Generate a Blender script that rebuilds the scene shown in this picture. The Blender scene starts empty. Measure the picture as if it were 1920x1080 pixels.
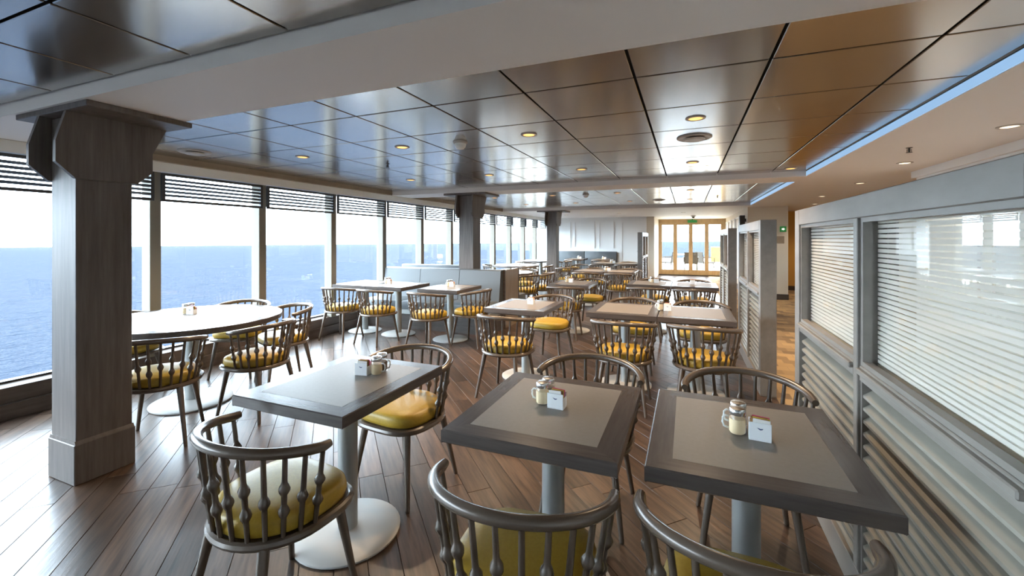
import bpy, bmesh, math, random
from mathutils import Vector, Quaternion
R = math.radians
rnd = random.Random(7)
scene = bpy.context.scene
C = scene.collection

# ------------------------------------------------------------------ camera, world, exposure
YAW, EYE, FPX, HORY = R(22.3), 1.44, 800.0, 447.5
cam_d = bpy.data.cameras.new('camera')
cam_d.sensor_width = 36.0
cam_d.lens = FPX / 1920 * 36.0
cam_d.shift_y = -(540 - HORY) / 1920
cam_d.clip_start = 0.05
cam_d.clip_end = 60000
cam = bpy.data.objects.new('camera', cam_d)
C.objects.link(cam)
cam.location = (0, 0, EYE)
cam.rotation_euler = (R(90), 0, YAW)
scene.camera = cam

world = bpy.data.worlds.new('overcast_sky')
scene.world = world
world.use_nodes = True
bg = world.node_tree.nodes['Background']
bg.inputs['Color'].default_value = (0.74, 0.88, 1.0, 1)
bg.inputs['Strength'].default_value = 8.0

vs = scene.view_settings
vs.view_transform = 'Standard'
vs.look = 'None'
vs.gamma = 1.0
vs.use_curve_mapping = False
vs.exposure = 1.70

LAMP_W = 46.0            # one ceiling downlight
CORR_W = 12.0            # one corridor downlight
WARM = (1.0, 0.74, 0.48)

# ------------------------------------------------------------------ materials
def nt(name):
    m = bpy.data.materials.new(name)
    m.use_nodes = True
    t = m.node_tree
    return m, t, t.nodes['Principled BSDF']

def mat(name, col, rough=0.5, metal=0.0, spec=0.5, coat=0.0):
    m, t, p = nt(name)
    p.inputs['Base Color'].default_value = (*col, 1)
    p.inputs['Roughness'].default_value = rough
    p.inputs['Metallic'].default_value = metal
    p.inputs['Specular IOR Level'].default_value = spec
    p.inputs['Coat Weight'].default_value = coat
    p.inputs['Coat Roughness'].default_value = 0.15
    return m

def emit(name, col, s):
    m, t, p = nt(name)
    p.inputs['Base Color'].default_value = (*[c * 0.8 for c in col], 1)
    p.inputs['Emission Color'].default_value = (*col, 1)
    p.inputs['Emission Strength'].default_value = s
    return m

def N(t, kind, **kw):
    n = t.nodes.new(kind)
    for k, v in kw.items():
        if k in n.inputs.keys():
            n.inputs[k].default_value = v
        else:
            setattr(n, k, v)
    return n

def ramp(t, stops):
    n = t.nodes.new('ShaderNodeValToRGB')
    e = n.color_ramp.elements
    e[0].position, e[0].color = stops[0][0], (*stops[0][1], 1)
    e[1].position, e[1].color = stops[-1][0], (*stops[-1][1], 1)
    for pos, c in stops[1:-1]:
        k = e.new(pos)
        k.color = (*c, 1)
    return n

def wood(name, dark, light, scale=(1, 1, 1), rough=0.4, spec=0.5, bump=0.05, vary=0.0, noise=6.0, metal=0.0):
    """stained timber: grain is noise stretched along one local axis"""
    m, t, p = nt(name)
    L = t.links
    co = N(t, 'ShaderNodeTexCoord')
    vec = co.outputs['Object']
    rv = None
    if vary:
        oi = N(t, 'ShaderNodeObjectInfo')
        ge = N(t, 'ShaderNodeNewGeometry')
        ad = N(t, 'ShaderNodeMath', operation='ADD')
        L.new(oi.outputs['Random'], ad.inputs[0]); L.new(ge.outputs['Random Per Island'], ad.inputs[1])
        fr = N(t, 'ShaderNodeMath', operation='FRACT')
        L.new(ad.outputs[0], fr.inputs[0])
        rv = fr.outputs[0]
        mu = N(t, 'ShaderNodeVectorMath', operation='MULTIPLY_ADD')
        cb = N(t, 'ShaderNodeCombineXYZ')
        for i in range(3):
            L.new(rv, cb.inputs[i])
        L.new(cb.outputs[0], mu.inputs[0]); mu.inputs[1].default_value = (17, 23, 5)
        L.new(vec, mu.inputs[2])
        vec = mu.outputs[0]
    mp = N(t, 'ShaderNodeMapping')
    mp.inputs['Scale'].default_value = scale
    L.new(vec, mp.inputs['Vector'])
    n1 = N(t, 'ShaderNodeTexNoise', Scale=noise, Detail=6.0, Roughness=0.62)
    L.new(mp.outputs[0], n1.inputs['Vector'])
    rp = ramp(t, [(0.3, dark), (0.72, light)])
    L.new(n1.outputs[0], rp.inputs[0])
    out = rp.outputs[0]
    if vary:
        hs = N(t, 'ShaderNodeHueSaturation')
        mr = N(t, 'ShaderNodeMapRange')
        mr.inputs['To Min'].default_value = 1 - vary; mr.inputs['To Max'].default_value = 1 + vary
        L.new(rv, mr.inputs['Value']); L.new(mr.outputs[0], hs.inputs['Value'])
        L.new(out, hs.inputs['Color'])
        out = hs.outputs[0]
    L.new(out, p.inputs['Base Color'])
    p.inputs['Roughness'].default_value = rough
    p.inputs['Specular IOR Level'].default_value = spec
    p.inputs['Metallic'].default_value = metal
    if bump:
        b = N(t, 'ShaderNodeBump', Strength=bump, Distance=0.01)
        L.new(n1.outputs[0], b.inputs['Height']); L.new(b.outputs[0], p.inputs['Normal'])
    return m

M = {}
M['plank'] = wood('floor_plank_wood', (0.023, 0.0145, 0.0102), (0.112, 0.068, 0.045), (0.9, 11, 11), 0.30, 0.42, 0.10, 0.38, 3.4)
M['subfloor'] = mat('subfloor_dark', (0.03, 0.024, 0.02), 0.8)
M['post'] = wood('pillar_stained_timber', (0.088, 0.071, 0.062), (0.165, 0.138, 0.124), (10, 10, 0.7), 0.48, 0.40, 0.04, 0, 3.0)
M['part'] = wood('partition_taupe_paint', (0.185, 0.166, 0.146), (0.24, 0.217, 0.192), (3, 1, 3), 0.4, 0.5, 0.02, 0, 4.0)
M['slat'] = wood('louvre_slat_wood', (0.20, 0.185, 0.155), (0.27, 0.25, 0.21), (3, .6, 3), 0.42, 0.5, 0.0, 0.08, 6.0)
M['tborder'] = wood('table_border_wood', (0.070, 0.056, 0.050), (0.100, 0.083, 0.074), (1.2, 16, 16), 0.25, 0.5, 0.0, 0.1, 4.0)
M['laminate'] = wood('table_laminate', (0.215, 0.190, 0.168), (0.24, 0.212, 0.188), (1, 1, 1), 0.42, 0.38, 0.0, 0, 60.0)
M['chair'] = mat('chair_taupe_lacquer', (0.112, 0.084, 0.064), 0.27, 0.12, 0.6)
M['vinyl'] = wood('mustard_vinyl', (0.40, 0.25, 0.022), (0.47, 0.30, 0.034), (1, 1, 1), 0.42, 0.45, 0.04, 0, 90.0)
M['steel'] = mat('pedestal_silver_paint', (0.36, 0.37, 0.36), 0.38, 0.45, 0.5)
M['steelbase'] = mat('pedestal_base_silver', (0.46, 0.45, 0.43), 0.5, 0.1, 0.4)
M['tile'] = wood('ceiling_panel_bronze', (0.165, 0.130, 0.092), (0.185, 0.147, 0.105), (1, 1, 1), 0.27, 0.5, 0.0, 0.06, 2.0, 0.75)
_p = M['tile'].node_tree.nodes['Principled BSDF']
_p.inputs['Coat Weight'].default_value = 1.0; _p.inputs['Coat Roughness'].default_value = 0.17; _p.inputs['Coat IOR'].default_value = 2.3
M['plenum'] = mat('ceiling_gap_black', (0.012, 0.011, 0.010), 0.9)
M['soffit'] = mat('soffit_warm_white', (0.76, 0.71, 0.675), 0.6)
M['white'] = mat('wall_white_paint', (0.86, 0.86, 0.84), 0.5)
M['cream'] = mat('wall_cream_paint', (0.70, 0.62, 0.50), 0.55)
M['orange'] = mat('wall_orange_paint', (0.62, 0.34, 0.07), 0.55)
M['tan'] = wood('cornice_tan', (0.26, 0.20, 0.14), (0.34, 0.27, 0.19), (1, 1, 1), 0.5, 0.4, 0, 0, 3)
M['mull'] = mat('mullion_grey_paint', (0.25, 0.225, 0.185), 0.6, 0, .25)
M['sill'] = wood('window_wall_panel', (0.07, 0.05, 0.04), (0.14, 0.105, 0.085), (8, 1, 8), 0.4, 0.5, 0.02, 0, 3)
M['blind'] = mat('blind_charcoal', (0.050, 0.055, 0.062), 0.45)
M['booth'] = mat('booth_grey_vinyl', (0.100, 0.112, 0.120), 0.45)
M['boothwood'] = wood('booth_end_wood', (0.20, 0.135, 0.075), (0.34, 0.25, 0.155), (14, 14, 0.8), 0.4, 0.5, 0.03, 0, 4)
M['darkwood'] = wood('dark_base_wood', (0.045, 0.035, 0.03), (0.09, 0.072, 0.062), (1, 8, 8), 0.4, 0.5, 0.02, 0, 4)
M['doorwood'] = wood('door_frame_oak', (0.40, 0.26, 0.12), (0.55, 0.38, 0.20), (10, 10, 1), 0.42, 0.5, 0.02, 0, 4)
M['chrome'] = mat('lid_steel', (0.62, 0.62, 0.62), 0.2, 1.0)
M['china'] = mat('white_china', (0.86, 0.87, 0.88), 0.22)
M['salt'] = mat('salt_cream', (0.86, 0.68, 0.42), 0.7)
M['rim'] = mat('jar_handle_glass', (0.72, 0.76, 0.76), 0.08)
M['pepper'] = mat('pepper_brown', (0.15, 0.10, 0.06), 0.8)
M['packet_brown'] = mat('packet_brown', (0.28, 0.14, 0.05), 0.6)
M['packet_pink'] = mat('packet_pink', (0.75, 0.10, 0.28), 0.5)
M['packet_yellow'] = mat('packet_yellow', (0.75, 0.62, 0.05), 0.5)
M['packet_white'] = mat('packet_white', (0.8, 0.78, 0.74), 0.5)
M['navy'] = mat('mark_navy', (0.03, 0.06, 0.16), 0.5)
M['plastic'] = mat('white_plastic', (0.75, 0.74, 0.72), 0.35)
M['black'] = mat('black_plastic', (0.02, 0.02, 0.022), 0.4)
M['green'] = emit('exit_green', (0.02, 0.22, 0.05), 0.10)
M['exitwhite'] = emit('exit_white', (0.9, 1.0, 0.85), 0.3)
M['brass'] = mat('sprinkler_metal', (0.10, 0.09, 0.08), 0.35, 0.8)
M['glow'] = emit('downlight_glow', (1.0, 0.48, 0.12), 0.75)
M['glowc'] = emit('corridor_glow', (1.0, 0.80, 0.55), 1.0)
M['deck'] = mat('deck_pale', (0.62, 0.52, 0.40), 0.5)
M['wicker'] = wood('wicker_brown', (0.02, 0.014, 0.009), (0.04, 0.03, 0.02), (1, 1, 1), 0.6, 0.3, 0.1, 0, 60)
M['orangeplastic'] = mat('orange_panel', (0.85, 0.40, 0.02), 0.5)
M['grille'] = mat('speaker_grille', (0.42, 0.38, 0.34), 0.5)

def make_glass(name, tint, stripes=False, refl=1.0):
    m, t, p = nt(name)
    L = t.links
    t.nodes.remove(p)
    out = t.nodes['Material Output']
    tr = N(t, 'ShaderNodeBsdfTransparent'); tr.inputs[0].default_value = (*tint, 1)
    gl = N(t, 'ShaderNodeBsdfGlossy'); gl.inputs['Roughness'].default_value = 0.0
    gl.inputs['Color'].default_value = (refl, refl, refl, 1)
    fr = N(t, 'ShaderNodeFresnel')
    ge = N(t, 'ShaderNodeNewGeometry')          # same reflectance on the way in and on the way out of the pane
    ior = N(t, 'ShaderNodeMapRange'); L.new(ge.outputs['Backfacing'], ior.inputs['Value'])
    ior.inputs['To Min'].default_value = 1.45; ior.inputs['To Max'].default_value = 1 / 1.45
    L.new(ior.outputs[0], fr.inputs['IOR'])
    base = tr.outputs[0]
    if stripes:
        co = N(t, 'ShaderNodeTexCoord')
        sp = N(t, 'ShaderNodeSeparateXYZ'); L.new(co.outputs['Object'], sp.inputs[0])
        mu = N(t, 'ShaderNodeMath', operation='MULTIPLY'); L.new(sp.outputs['Z'], mu.inputs[0]); mu.inputs[1].default_value = 1 / 0.0185
        fc = N(t, 'ShaderNodeMath', operation='FRACT'); L.new(mu.outputs[0], fc.inputs[0])
        lt = N(t, 'ShaderNodeMath', operation='LESS_THAN'); L.new(fc.outputs[0], lt.inputs[0]); lt.inputs[1].default_value = 0.70
        df = N(t, 'ShaderNodeBsdfDiffuse'); df.inputs[0].default_value = (0.88, 0.86, 0.79, 1)
        tl = N(t, 'ShaderNodeBsdfTranslucent'); tl.inputs[0].default_value = (0.88, 0.86, 0.79, 1)
        a = N(t, 'ShaderNodeMixShader'); a.inputs[0].default_value = 0.45
        L.new(df.outputs[0], a.inputs[1]); L.new(tl.outputs[0], a.inputs[2])
        b = N(t, 'ShaderNodeMixShader'); L.new(lt.outputs[0], b.inputs[0])
        L.new(tr.outputs[0], b.inputs[1]); L.new(a.outputs[0], b.inputs[2])
        base = b.outputs[0]
    mx = N(t, 'ShaderNodeMixShader')
    L.new(fr.outputs[0], mx.inputs[0]); L.new(base, mx.inputs[1]); L.new(gl.outputs[0], mx.inputs[2])
    L.new(mx.outputs[0], out.inputs[0])
    return m
M['glass'] = make_glass('window_glass', (0.97, 0.99, 1.0))
M['film'] = make_glass('striped_film_glass', (0.93, 0.96, 0.95), True)
M['jar'] = make_glass('jar_glass', (0.985, 0.985, 0.98))

def make_carpet():
    m, t, p = nt('corridor_carpet')
    L = t.links
    co = N(t, 'ShaderNodeTexCoord')
    mp = N(t, 'ShaderNodeMapping'); mp.inputs['Rotation'].default_value = (0, 0, R(0)); L.new(co.outputs['Object'], mp.inputs[0])
    br = N(t, 'ShaderNodeTexBrick', offset=0.5, squash=1.0)
    br.inputs['Color1'].default_value = (0.50, 0.33, 0.155, 1); br.inputs['Color2'].default_value = (0.115, 0.075, 0.05, 1)
    br.inputs['Mortar'].default_value = (0.36, 0.24, 0.12, 1)
    br.inputs['Scale'].default_value = 1.0; br.inputs['Mortar Size'].default_value = 0.003
    br.inputs['Brick Width'].default_value = 0.16; br.inputs['Row Height'].default_value = 0.16; br.inputs['Bias'].default_value = -0.25
    L.new(mp.outputs[0], br.inputs['Vector'])
    nz = N(t, 'ShaderNodeTexNoise', Scale=220.0, Detail=2.0)
    L.new(mp.outputs[0], nz.inputs['Vector'])
    b = N(t, 'ShaderNodeBump', Strength=0.3, Distance=0.005); L.new(nz.outputs[0], b.inputs['Height'])
    L.new(b.outputs[0], p.inputs['Normal']); L.new(br.outputs['Color'], p.inputs['Base Color'])
    p.inputs['Roughness'].default_value = 0.85
    return m
M['carpet'] = make_carpet()

def make_sea():
    m, t, p = nt('sea_water')
    L = t.links
    co = N(t, 'ShaderNodeTexCoord')
    mp = N(t, 'ShaderNodeMapping'); mp.inputs['Scale'].default_value = (1.0, 0.55, 1.0); mp.inputs['Rotation'].default_value = (0, 0, R(35))
    L.new(co.outputs['Object'], mp.inputs[0])
    n1 = N(t, 'ShaderNodeTexNoise', Scale=0.22, Detail=5.0, Roughness=0.62)
    n2 = N(t, 'ShaderNodeTexNoise', Scale=0.022, Detail=3.0, Roughness=0.5)
    L.new(mp.outputs[0], n1.inputs['Vector']); L.new(mp.outputs[0], n2.inputs['Vector'])
    b = N(t, 'ShaderNodeBump', Strength=1.0, Distance=2.6); L.new(n1.outputs[0], b.inputs['Height'])
    b2 = N(t, 'ShaderNodeBump', Strength=0.8, Distance=9.0); L.new(n2.outputs[0], b2.inputs['Height']); L.new(b.outputs[0], b2.inputs['Normal'])
    L.new(b2.outputs[0], p.inputs['Normal'])
    t.nodes.remove(p)
    df = N(t, 'ShaderNodeBsdfDiffuse'); df.inputs['Color'].default_value = (0.0108, 0.0164, 0.0272, 1)
    gl = N(t, 'ShaderNodeBsdfGlossy'); gl.inputs['Roughness'].default_value = 0.15
    lw = N(t, 'ShaderNodeLayerWeight', Blend=0.5)
    for n in (df, gl, lw): L.new(b2.outputs[0], n.inputs['Normal'])
    mr = N(t, 'ShaderNodeMapRange'); L.new(lw.outputs['Facing'], mr.inputs['Value'])
    mr.inputs['From Min'].default_value = 0.55; mr.inputs['From Max'].default_value = 1.0
    mr.inputs['To Min'].default_value = 0.003; mr.inputs['To Max'].default_value = 0.046
    mx = N(t, 'ShaderNodeMixShader'); L.new(mr.outputs[0], mx.inputs[0]); L.new(df.outputs[0], mx.inputs[1]); L.new(gl.outputs[0], mx.inputs[2])
    L.new(mx.outputs[0], t.nodes['Material Output'].inputs[0])
    return m
M['sea'] = make_sea()

# ------------------------------------------------------------------ mesh helpers
def mesh(name, verts, faces, material=None, smooth=False):
    me = bpy.data.meshes.new(name)
    me.from_pydata(verts, [], faces)
    me.update()
    if smooth:
        for f in me.polygons:
            f.use_smooth = True
    if material:
        me.materials.append(M[material] if isinstance(material, str) else material)
    return me

class G:
    """collects shapes that make up ONE part"""
    def __init__(s): s.v, s.f = [], []
    def add(s, v, f):
        k = len(s.v)
        s.v += [tuple(p) for p in v]
        s.f += [tuple(i + k for i in q) for q in f]
        return s
    def box(s, x0, x1, y0, y1, z0, z1, b=0.0):
        if b <= 0:
            v = [(x, y, z) for z in (z0, z1) for y in (y0, y1) for x in (x0, x1)]
            return s.add(v, [(0, 2, 3, 1), (4, 5, 7, 6), (0, 1, 5, 4), (2, 6, 7, 3), (0, 4, 6, 2), (1, 3, 7, 5)])
        bm = bmesh.new()
        bmesh.ops.create_cube(bm, size=1.0)
        for q in bm.verts:
            q.co = Vector(((x0 + x1) / 2 + q.co.x * (x1 - x0), (y0 + y1) / 2 + q.co.y * (y1 - y0), (z0 + z1) / 2 + q.co.z * (z1 - z0)))
        bmesh.ops.bevel(bm, geom=list(bm.edges), offset=b, segments=2 if b > 0.01 else 1, affect='EDGES', profile=0.5)
        bm.verts.index_update()
        v = [q.co.copy() for q in bm.verts]
        f = [[q.index for q in fa.verts] for fa in bm.faces]
        bm.free()
        return s.add(v, f)
    def prism(s, poly, axis, a0, a1):
        """extrude a 2-D polygon along an axis ('x','y','z')"""
        def P(u, w, a):
            return {'x': (a, u, w), 'y': (u, a, w), 'z': (u, w, a)}[axis]
        n = len(poly)
        v = [P(u, w, a0) for u, w in poly] + [P(u, w, a1) for u, w in poly]
        area = sum(poly[i][0] * poly[(i + 1) % n][1] - poly[(i + 1) % n][0] * poly[i][1] for i in range(n))
        flip = (area < 0) ^ (axis == 'y') ^ (a1 < a0)
        lo = list(range(n)); hi = list(range(n, 2 * n))
        f = [lo[::-1], hi] + [(i, (i + 1) % n, n + (i + 1) % n, n + i) for i in range(n)]
        if flip: f = [tuple(q)[::-1] for q in f]
        return s.add(v, f)
    def lathe(s, prof, seg=16, c=(0, 0, 0), axis='z', caps=True):
        v, f = [], []
        for r, z in prof:
            for k in range(seg):
                a = 2 * math.pi * k / seg
                p = (r * math.cos(a), r * math.sin(a), z)
                if axis == 'x': p = (p[2], p[0], p[1])
                if axis == 'y': p = (p[1], p[2], p[0])
                v.append((p[0] + c[0], p[1] + c[1], p[2] + c[2]))
        n = len(prof)
        for i in range(n - 1):
            for k in range(seg):
                k2 = (k + 1) % seg
                f.append((i * seg + k, i * seg + k2, (i + 1) * seg + k2, (i + 1) * seg + k))
        if caps: f.append(tuple(range(seg))[::-1]); f.append(tuple((n - 1) * seg + k for k in range(seg)))
        return s.add(v, f)
    def tube(s, pts, rad, seg=10, closed=False, sx=1.0):
        pts = [Vector(p) for p in pts]
        n = len(pts)
        rads = rad if isinstance(rad, (list, tuple)) else [rad] * n
        v, f = [], []
        for i, p in enumerate(pts):
            a = pts[(i - 1) % n] if (closed or i > 0) else p
            b = pts[(i + 1) % n] if (closed or i < n - 1) else p
            t = (b - a).normalized()
            up = Vector((0, 0, 1)) if abs(t.z) < 0.95 else Vector((0, 1, 0))
            x = t.cross(up).normalized(); y = x.cross(t)
            for k in range(seg):
                an = 2 * math.pi * k / seg
                v.append(p + x * (math.cos(an) * rads[i] * sx) + y * (math.sin(an) * rads[i]))
        m = n if closed else n - 1
        for i in range(m):
            j = (i + 1) % n
            for k in range(seg):
                k2 = (k + 1) % seg
                f.append((i * seg + k, j * seg + k, j * seg + k2, i * seg + k2))
        if not closed:
            f.append(tuple(range(seg))); f.append(tuple((n - 1) * seg + k for k in range(seg))[::-1])
        return s.add(v, f)
    def me(s, name, material, smooth=False):
        m = mesh(name, s.v, s.f, material, smooth)
        if smooth == 'auto':
            for q in m.polygons: q.use_smooth = len(q.vertices) <= 4
            m.set_sharp_from_angle(angle=R(38))
        return m

def ob(name, me, parent=None, loc=(0, 0, 0), rot=(0, 0, 0), label=None, cat=None, group=None, kind=None):
    o = bpy.data.objects.new(name, me)
    C.objects.link(o)
    o.location = loc; o.rotation_euler = rot
    if parent is not None: o.parent = parent
    tag(o, label, cat, group, kind)
    return o

def tag(o, label=None, cat=None, group=None, kind=None):
    if label: o['label'] = label
    if cat: o['category'] = cat
    if group: o['group'] = group
    if kind: o['kind'] = kind
    return o

def empty(name, loc=(0, 0, 0), rz=0.0, **kw):
    o = ob(name, None, None, loc, (0, 0, rz), **kw)
    o.empty_display_size = 0.1
    return o

def struct(name, me, label, cat, parent=None):
    return ob(name, me, parent, label=label, cat=cat, kind='structure')

# ------------------------------------------------------------------ dimensions of the room
XW = -4.98               # inner face of the window mullions
XP0, XP1 = 0.62, 0.75    # partition line between dining area and corridor
ZT, ZS = 2.27, 2.205     # ceiling panels, soffit
XC = 1.35                # edge of the corridor soffit
Y0, YB, YD = -4.0, 15.5, 18.0
BEAMS = [(1.26, 1.77), (6.20, 6.75), (11.12, 11.66)]
GX, GY = -0.25, 2.28     # a joint crossing of the ceiling grid
TS = 0.61

# ------------------------------------------------------------------ floor: sub-floor + diagonal planks
floor = struct('floor', G().box(-5.2, XP1, Y0, YD, -0.12, -0.012).me('floor', 'subfloor'),
               'dark timber plank floor of the dining room laid diagonally', 'floor')
struct('floor', G().box(XP1, 4.4, Y0, YD, -0.12, 0.0).me('corridor_floor', 'carpet'),
       'tan and brown patterned carpet of the corridor behind the partitions', 'carpet')

def clip_poly(poly, x0, x1, y0, y1):
    def cut(P, ins, inter):
        o = []
        for i in range(len(P)):
            a, b = P[i - 1], P[i]
            if ins(b):
                if not ins(a): o.append(inter(a, b))
                o.append(b)
            elif ins(a): o.append(inter(a, b))
        return o
    def ix(x): return lambda a, b: (x, a[1] + (b[1] - a[1]) * (x - a[0]) / (b[0] - a[0]))
    def iy(y): return lambda a, b: (a[0] + (b[0] - a[0]) * (y - a[1]) / (b[1] - a[1]), y)
    for ins, it in ((lambda p: p[0] >= x0, ix(x0)), (lambda p: p[0] <= x1, ix(x1)), (lambda p: p[1] >= y0, iy(y0)), (lambda p: p[1] <= y1, iy(y1))):
        if not poly: return []
        poly = cut(poly, ins, it)
    return poly

def plank_geo(g, poly):
    """a plank: chamfered prism, poly in plank axes (counter-clockwise)"""
    n = len(poly)
    cx = sum(p[0] for p in poly) / n; cy = sum(p[1] for p in poly) / n
    def inset(p, d):
        dx, dy = p[0] - cx, p[1] - cy
        return (p[0] - math.copysign(min(d, abs(dx)), dx), p[1] - math.copysign(min(d, abs(dy)), dy))
    a = [inset(p, 0.0008) for p in poly]; b = [inset(p, 0.0022) for p in poly]
    v = [(x, y, -0.011) for x, y in a] + [(x, y, -0.0026) for x, y in a] + [(x, y, 0.0) for x, y in b]
    f = [tuple(range(2 * n, 3 * n))]
    for i in range(n):
        j = (i + 1) % n
        f.append((i, j, n + j, n + i)); f.append((n + i, n + j, 2 * n + j, 2 * n + i))
    g.add(v, f)

PW, PL = 0.14, 0.95
PA = R(135)
ca, sa = math.cos(PA), math.sin(PA)
def to_world(u, w): return (u * ca - w * sa, u * sa + w * ca)
def to_plank(x, y): return (x * ca + y * sa, -x * sa + y * ca)
FX0, FX1, FY0, FY1 = -5.06, XP1, -0.6, YD
planks = []
for j in range(-95, 75):
    off = rnd.uniform(0, PL)
    for i in range(-12, 30):
        u0, w0 = i * PL + off, j * PW
        rect = [(u0, w0), (u0 + PL, w0), (u0 + PL, w0 + PW), (u0, w0 + PW)]
        wp = [to_world(*p) for p in rect]
        if max(p[0] for p in wp) < FX0 or min(p[0] for p in wp) > FX1 or max(p[1] for p in wp) < FY0 or min(p[1] for p in wp) > FY1:
            continue
        full = all(FX0 <= p[0] <= FX1 and FY0 <= p[1] <= FY1 for p in wp)
        cp = wp if full else clip_poly(wp, FX0, FX1, FY0, FY1)
        if len(cp) < 3: continue
        cx = sum(p[0] for p in cp) / len(cp); cy = sum(p[1] for p in cp) / len(cp)
        ar = abs(sum(cp[k - 1][0] * cp[k][1] - cp[k][0] * cp[k - 1][1] for k in range(len(cp)))) / 2
        if ar < 0.002: continue
        d = -math.sin(YAW) * cx + math.cos(YAW) * cy
        r = math.cos(YAW) * cx + math.sin(YAW) * cy
        vis = 0
        if d > 0.5:
            px = 960 + FPX * r / d; py = HORY + FPX * EYE / d
            if -60 < px < 1980 and py < 1180: vis = ar / d ** 3
        planks.append((vis, full, cp, cx, cy))
planks.sort(key=lambda q: -q[0])
pm = G(); plank_geo(pm, [(-PL / 2, -PW / 2), (PL / 2, -PW / 2), (PL / 2, PW / 2), (-PL / 2, PW / 2)])
PLANK = pm.me('plank', 'plank')
rest = G()
for k, (vis, full, cp, cx, cy) in enumerate(planks):
    if k < 300 and vis > 0:
        if full:
            ob('plank', PLANK, floor, (cx, cy, 0), (0, 0, PA))
        else:
            g = G(); u, w = to_plank(cx, cy)
            plank_geo(g, [(a - u, b - w) for a, b in (to_plank(*p) for p in cp)])
            ob('plank', g.me('plank', 'plank'), floor, (cx, cy, 0), (0, 0, PA))
    else:
        plank_geo(rest, [to_plank(*p) for p in cp])
ob('plank', rest.me('far_planks', 'plank'), floor, rot=(0, 0, PA), kind='stuff')

# ------------------------------------------------------------------ ceiling: dark slab, bronze panels, white beams and soffits
ceil = struct('ceiling', G().box(-5.2, 4.4, Y0, YD, 2.30, 2.5).me('ceiling', 'plenum'),
              'panelled bronze ceiling with dark joints above the tables', 'ceiling')
_tiles = {}
def tile(x0, x1, y0, y1):
    g = 0.0065
    k = (round(x1 - x0, 3), round(y1 - y0, 3))
    if k not in _tiles:
        hx, hy = k[0] / 2 - g, k[1] / 2 - g
        _tiles[k] = G().box(-hx, hx, -hy, hy, 0.0, 0.028, 0.003).me('ceiling_panel', 'tile')
    ob('panel', _tiles[k], ceil, ((x0 + x1) / 2, (y0 + y1) / 2, ZT))
xs = [GX + TS * i for i in range(-8, 4)]
xs = [-4.84] + [x for x in xs if -4.80 < x < XC - 0.05] + [XC - 0.012]
bays = [(-0.6, BEAMS[0][0], [0.77, 0.16, -0.45]), (BEAMS[0][1], BEAMS[1][0], [GY + TS * i for i in range(7)]),
        (BEAMS[1][1], BEAMS[2][0], [6.95 + TS * i for i in range(8)])]
for y0, y1, joints in bays:
    ys = [y0] + sorted(j for j in joints if y0 + 0.06 < j < y1 - 0.06) + [y1 - 0.014]
    for a, b in zip(xs, xs[1:]):
        for c, d in zip(ys, ys[1:]):
            tile(a, b, c, d)
tile(-4.84, XC - 0.012, Y0, -0.6)
for n, (a, b) in enumerate(BEAMS):
    nm = ['nearest, crossing above the front tables', 'second, ahead of the middle pillar', 'third and farthest, at the far pillar'][n]
    e = b if n < 2 else YD
    struct('trim_%d' % (n + 1), G().box(-4.84, XC, a, e, ZS, 2.31).me('ceiling_beam', 'soffit'),
           'white ceiling beam, ' + nm, 'beam')
struct('trim_4', G().box(XC, 4.4, Y0, YD, ZS, 2.31).me('corridor_soffit', 'soffit'),
       'white lowered ceiling over the corridor on the right', 'soffit')

# ------------------------------------------------------------------ window wall, windows, blinds
WY = [2.63 + 1.18 * k for k in range(-5, 11)]
WY = [y for y in WY if y < YB - 0.2]
struct('wall_left', G().box(-5.22, -4.98, Y0, YB, 0.0, 0.125).box(-5.22, -5.02, Y0, YB, 0.125, 0.235)
       .prism([(-5.22, 0.235), (-5.02, 0.235), (-5.02, 0.25), (-5.09, 0.275), (-5.22, 0.275)], 'y', Y0, YB).me('wall_left', 'sill'),
       'low dark timber wall under the long row of sea windows', 'wall')
struct('trim_5', G().box(-5.0, -4.84, Y0, YB, 2.212, 2.31).me('cornice', 'tan'), 'tan cornice running above the window blinds', 'cornice')
struct('trim_6', G().box(-5.22, -4.905, Y0, YB, 2.118, 2.212).box(-5.22, -5.0, Y0, YB, 2.212, 2.31).me('window_head', 'white'),
       'white head rail above the sea windows', 'rail')
SLATP = 0.052
MULL = G().box(XW - 0.14, XW, -0.05, 0.05, 0.25, 2.13, 0.004).me('mullion', 'mull')
def pos_word(k):
    return ['first', 'second', 'third', 'fourth', 'fifth', 'sixth', 'seventh', 'eighth', 'ninth', 'tenth', 'eleventh', 'twelfth', 'thirteenth', 'fourteenth', 'fifteenth', 'sixteenth'][k]
wn = 0
edges = WY + [YB]
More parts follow.
